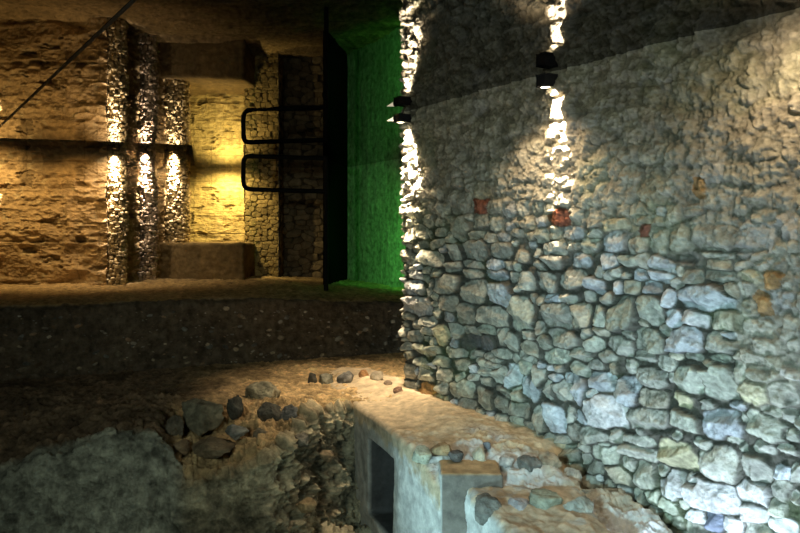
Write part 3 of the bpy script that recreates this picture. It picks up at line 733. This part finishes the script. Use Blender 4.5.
# ------------------------------------------------------------------ boulders and loose stones
def boulder(px, py, wpx, hpx, Y, tint, seed, label, cat='stone', name='boulder', flat=1.0, depth=1.0, group=None, angular=14, parent=None):
    rng = np.random.default_rng(seed)
    bm = bmesh.new(); bmesh.ops.create_icosphere(bm, subdivisions=5 if wpx > 12 else 4, radius=1.0)
    me = bpy.data.meshes.new(name); bm.to_mesh(me); bm.free()
    n = len(me.vertices); co = np.zeros(n*3, np.float32); me.vertices.foreach_get('co', co); D = co.reshape(-1, 3).astype(float)
    pl = rng.normal(0, 1, (angular, 3)); pl /= np.linalg.norm(pl, axis=1, keepdims=True); dd_ = rng.uniform(0.72, 1.0, angular)
    dots = D@pl.T; rad = np.full(n, 1.15)
    for i in range(angular):
        rad = np.minimum(rad, np.where(dots[:, i] > 0.05, dd_[i]/np.maximum(dots[:, i], 0.05), 9))
    rad = rad*(1+0.14*fbm(D*2.1+seed, seed, 4)+0.10*fbm(D*6+seed, seed+1, 4, 0.6))
    P = D*rad[:, None]
    sx = wpx/F*Y/2; sz = hpx/F*Y/2; sy = sx*0.8*depth
    mn, mx_ = P.min(0), P.max(0); P = (P-(mn+mx_)/2)/((mx_-mn)/2)*np.array([sx, sy, sz])
    c = fbm(P*14+seed, seed+5, 4, 0.6); a = fbm(P*5+seed, seed+6, 3)
    C = np.array(tint)*(1+0.6*c+0.35*a)[:, None]
    me.vertices.foreach_set('co', P.astype(np.float32).ravel())
    at_ = me.color_attributes.new('tint', 'FLOAT_COLOR', 'POINT'); cc = np.ones((n, 4), np.float32); cc[:, :3] = np.clip(C, 0.01, 0.85)
    at_.data.foreach_set('color', cc.ravel()); me.polygons.foreach_set('use_smooth', np.ones(len(me.polygons), bool)); me.update()
    p = at(px, py, Y)
    o = link(name, me, M_BOULDER, parent, label=label) if parent else link(name, me, M_BOULDER, None, label=label, category=cat)
    o.location = p; o.rotation_euler = (0, 0, rng.uniform(-0.25, 0.25))
    if group: o['group'] = group
    return o
GR = (0.22, 0.21, 0.15); DK = (0.10, 0.10, 0.085); PA = (0.50, 0.47, 0.38); BR = (0.34, 0.24, 0.14); BL = (0.28, 0.29, 0.27); SN = (0.48, 0.36, 0.20)
B = [
 (263, 393, 36, 24, 6.75, (0.36, 0.34, 0.24), 'large pale squarish boulder highest in the rubble heap left of the platform'),
 (203, 416, 42, 34, 6.10, GR, 'large grey green boulder at the left of the rubble heap'),
 (235, 408, 16, 24, 6.20, DK, 'dark upright stone wedged between the grey green and the squarish boulder'),
 (237, 432, 24, 16, 5.85, BL, 'small pale bluish stone in the middle of the rubble heap'),
 (213, 447, 46, 20, 5.72, (0.28, 0.22, 0.14), 'flat brown slab lowest in the rubble heap'),
 (270, 414, 28, 24, 6.30, DK, 'dark grey boulder under the large pale squarish one'),
 (292, 417, 24, 26, 6.25, (0.17, 0.18, 0.18), 'rounded dark boulder at the right end of the rubble heap'),
 (261, 436, 17, 18, 5.95, (0.24, 0.21, 0.15), 'small angular brown stone right of the pale bluish stone'),
 (181, 447, 18, 16, 5.75, (0.30, 0.22, 0.14), 'small brown stone left of the flat brown slab'),
 (176, 428, 18, 26, 5.95, (0.18, 0.16, 0.12), 'dark brown stone beside the broken top of the plastered mass'),
 (312, 381, 10, 18, 7.42, DK, 'dark upright stone at the left end of the row on the sand'),
 (326, 381, 15, 15, 7.45, (0.22, 0.22, 0.17), 'grey stone second from the left in the row on the sand'),
 (345, 380, 17, 17, 7.45, (0.27, 0.27, 0.25), 'grey block in the middle of the row on the sand'),
 (364, 375, 11, 11, 7.5, (0.36, 0.20, 0.09), 'small rusty brown stone in the row on the sand'),
 (377, 377, 15, 12, 7.35, (0.38, 0.33, 0.24), 'flat pale stone at the right of the row on the sand'),
 (388, 384, 9, 8, 7.15, (0.34, 0.26, 0.18), 'tiny brown stone on the sand nearest the rubble wall'),
 (300, 441, 18, 15, 5.92, (0.26, 0.25, 0.21), 'grey stone set in the rocky face below the rounded dark boulder'),
 (327, 456, 16, 12, 6.22, (0.34, 0.27, 0.17), 'tan stone set in the rocky face left of the niche'),
 (306, 505, 22, 13, 5.72, (0.36, 0.27, 0.15), 'broad ochre stone lowest in the rocky face'),
 (398, 391, 11, 9, 6.85, (0.36, 0.22, 0.15), 'small reddish stone at the foot of the wall end'),
 (422, 455, 21, 17, 5.05, (0.45, 0.47, 0.36), 'pale greenish stone on the plaster corner above the pillar'),
 (441, 450, 22, 14, 5.10, (0.34, 0.25, 0.14), 'brown stone beside the pale greenish one on the platform edge'),
 (456, 456, 16, 12, 5.0, (0.14, 0.13, 0.12), 'small dark stone behind the pillar top'),
 (479, 456, 14, 19, 5.05, (0.48, 0.45, 0.34), 'upright pale stone standing behind the pillar'),
 (487, 445, 8, 8, 5.15, (0.20, 0.21, 0.23), 'small blue grey pebble set in the white mortar'),
 (530, 464, 24, 17, 4.97, (0.30, 0.30, 0.27), 'grey wedge stone behind the broken masonry block'),
 (507, 462, 16, 13, 4.95, (0.56, 0.55, 0.52), 'white stone between the upright pale stone and the grey wedge stone'),
 (548, 462, 26, 20, 5.02, (0.52, 0.42, 0.30), 'sandy stone high on the bank left of the wall foot'),
 (490, 509, 34, 30, 4.43, (0.22, 0.21, 0.18), 'dark grey stone at the left of the masonry block top'),
 (519, 510, 24, 24, 4.43, (0.40, 0.38, 0.38), 'small mauve grey stone second from the left in the masonry block'),
 (545, 506, 38, 28, 4.49, (0.33, 0.36, 0.28), 'green grey stone in the middle of the masonry block'),
 (577, 511, 36, 32, 4.43, (0.44, 0.47, 0.42), 'pale green stone at the right of the masonry block'),
 (612, 527, 32, 24, 4.62, (0.58, 0.58, 0.55), 'white stone at the bottom between masonry block and wall'),
 (572, 477, 20, 20, 4.98, (0.54, 0.48, 0.40), 'pale buff stone where the sandy bank meets the wall'),
]
for i, q in enumerate(B):
    boulder(q[0], q[1], q[2], q[3], q[4], q[5], 900+i*7, q[6], 'stone', 'boulder' if q[2] > 17 else 'stone',
            depth=1.2, angular=12, parent=BLOCK if 'masonry block t' in q[6] or 'in the masonry block' in q[6] or 'of the masonry block' in q[6] else None)
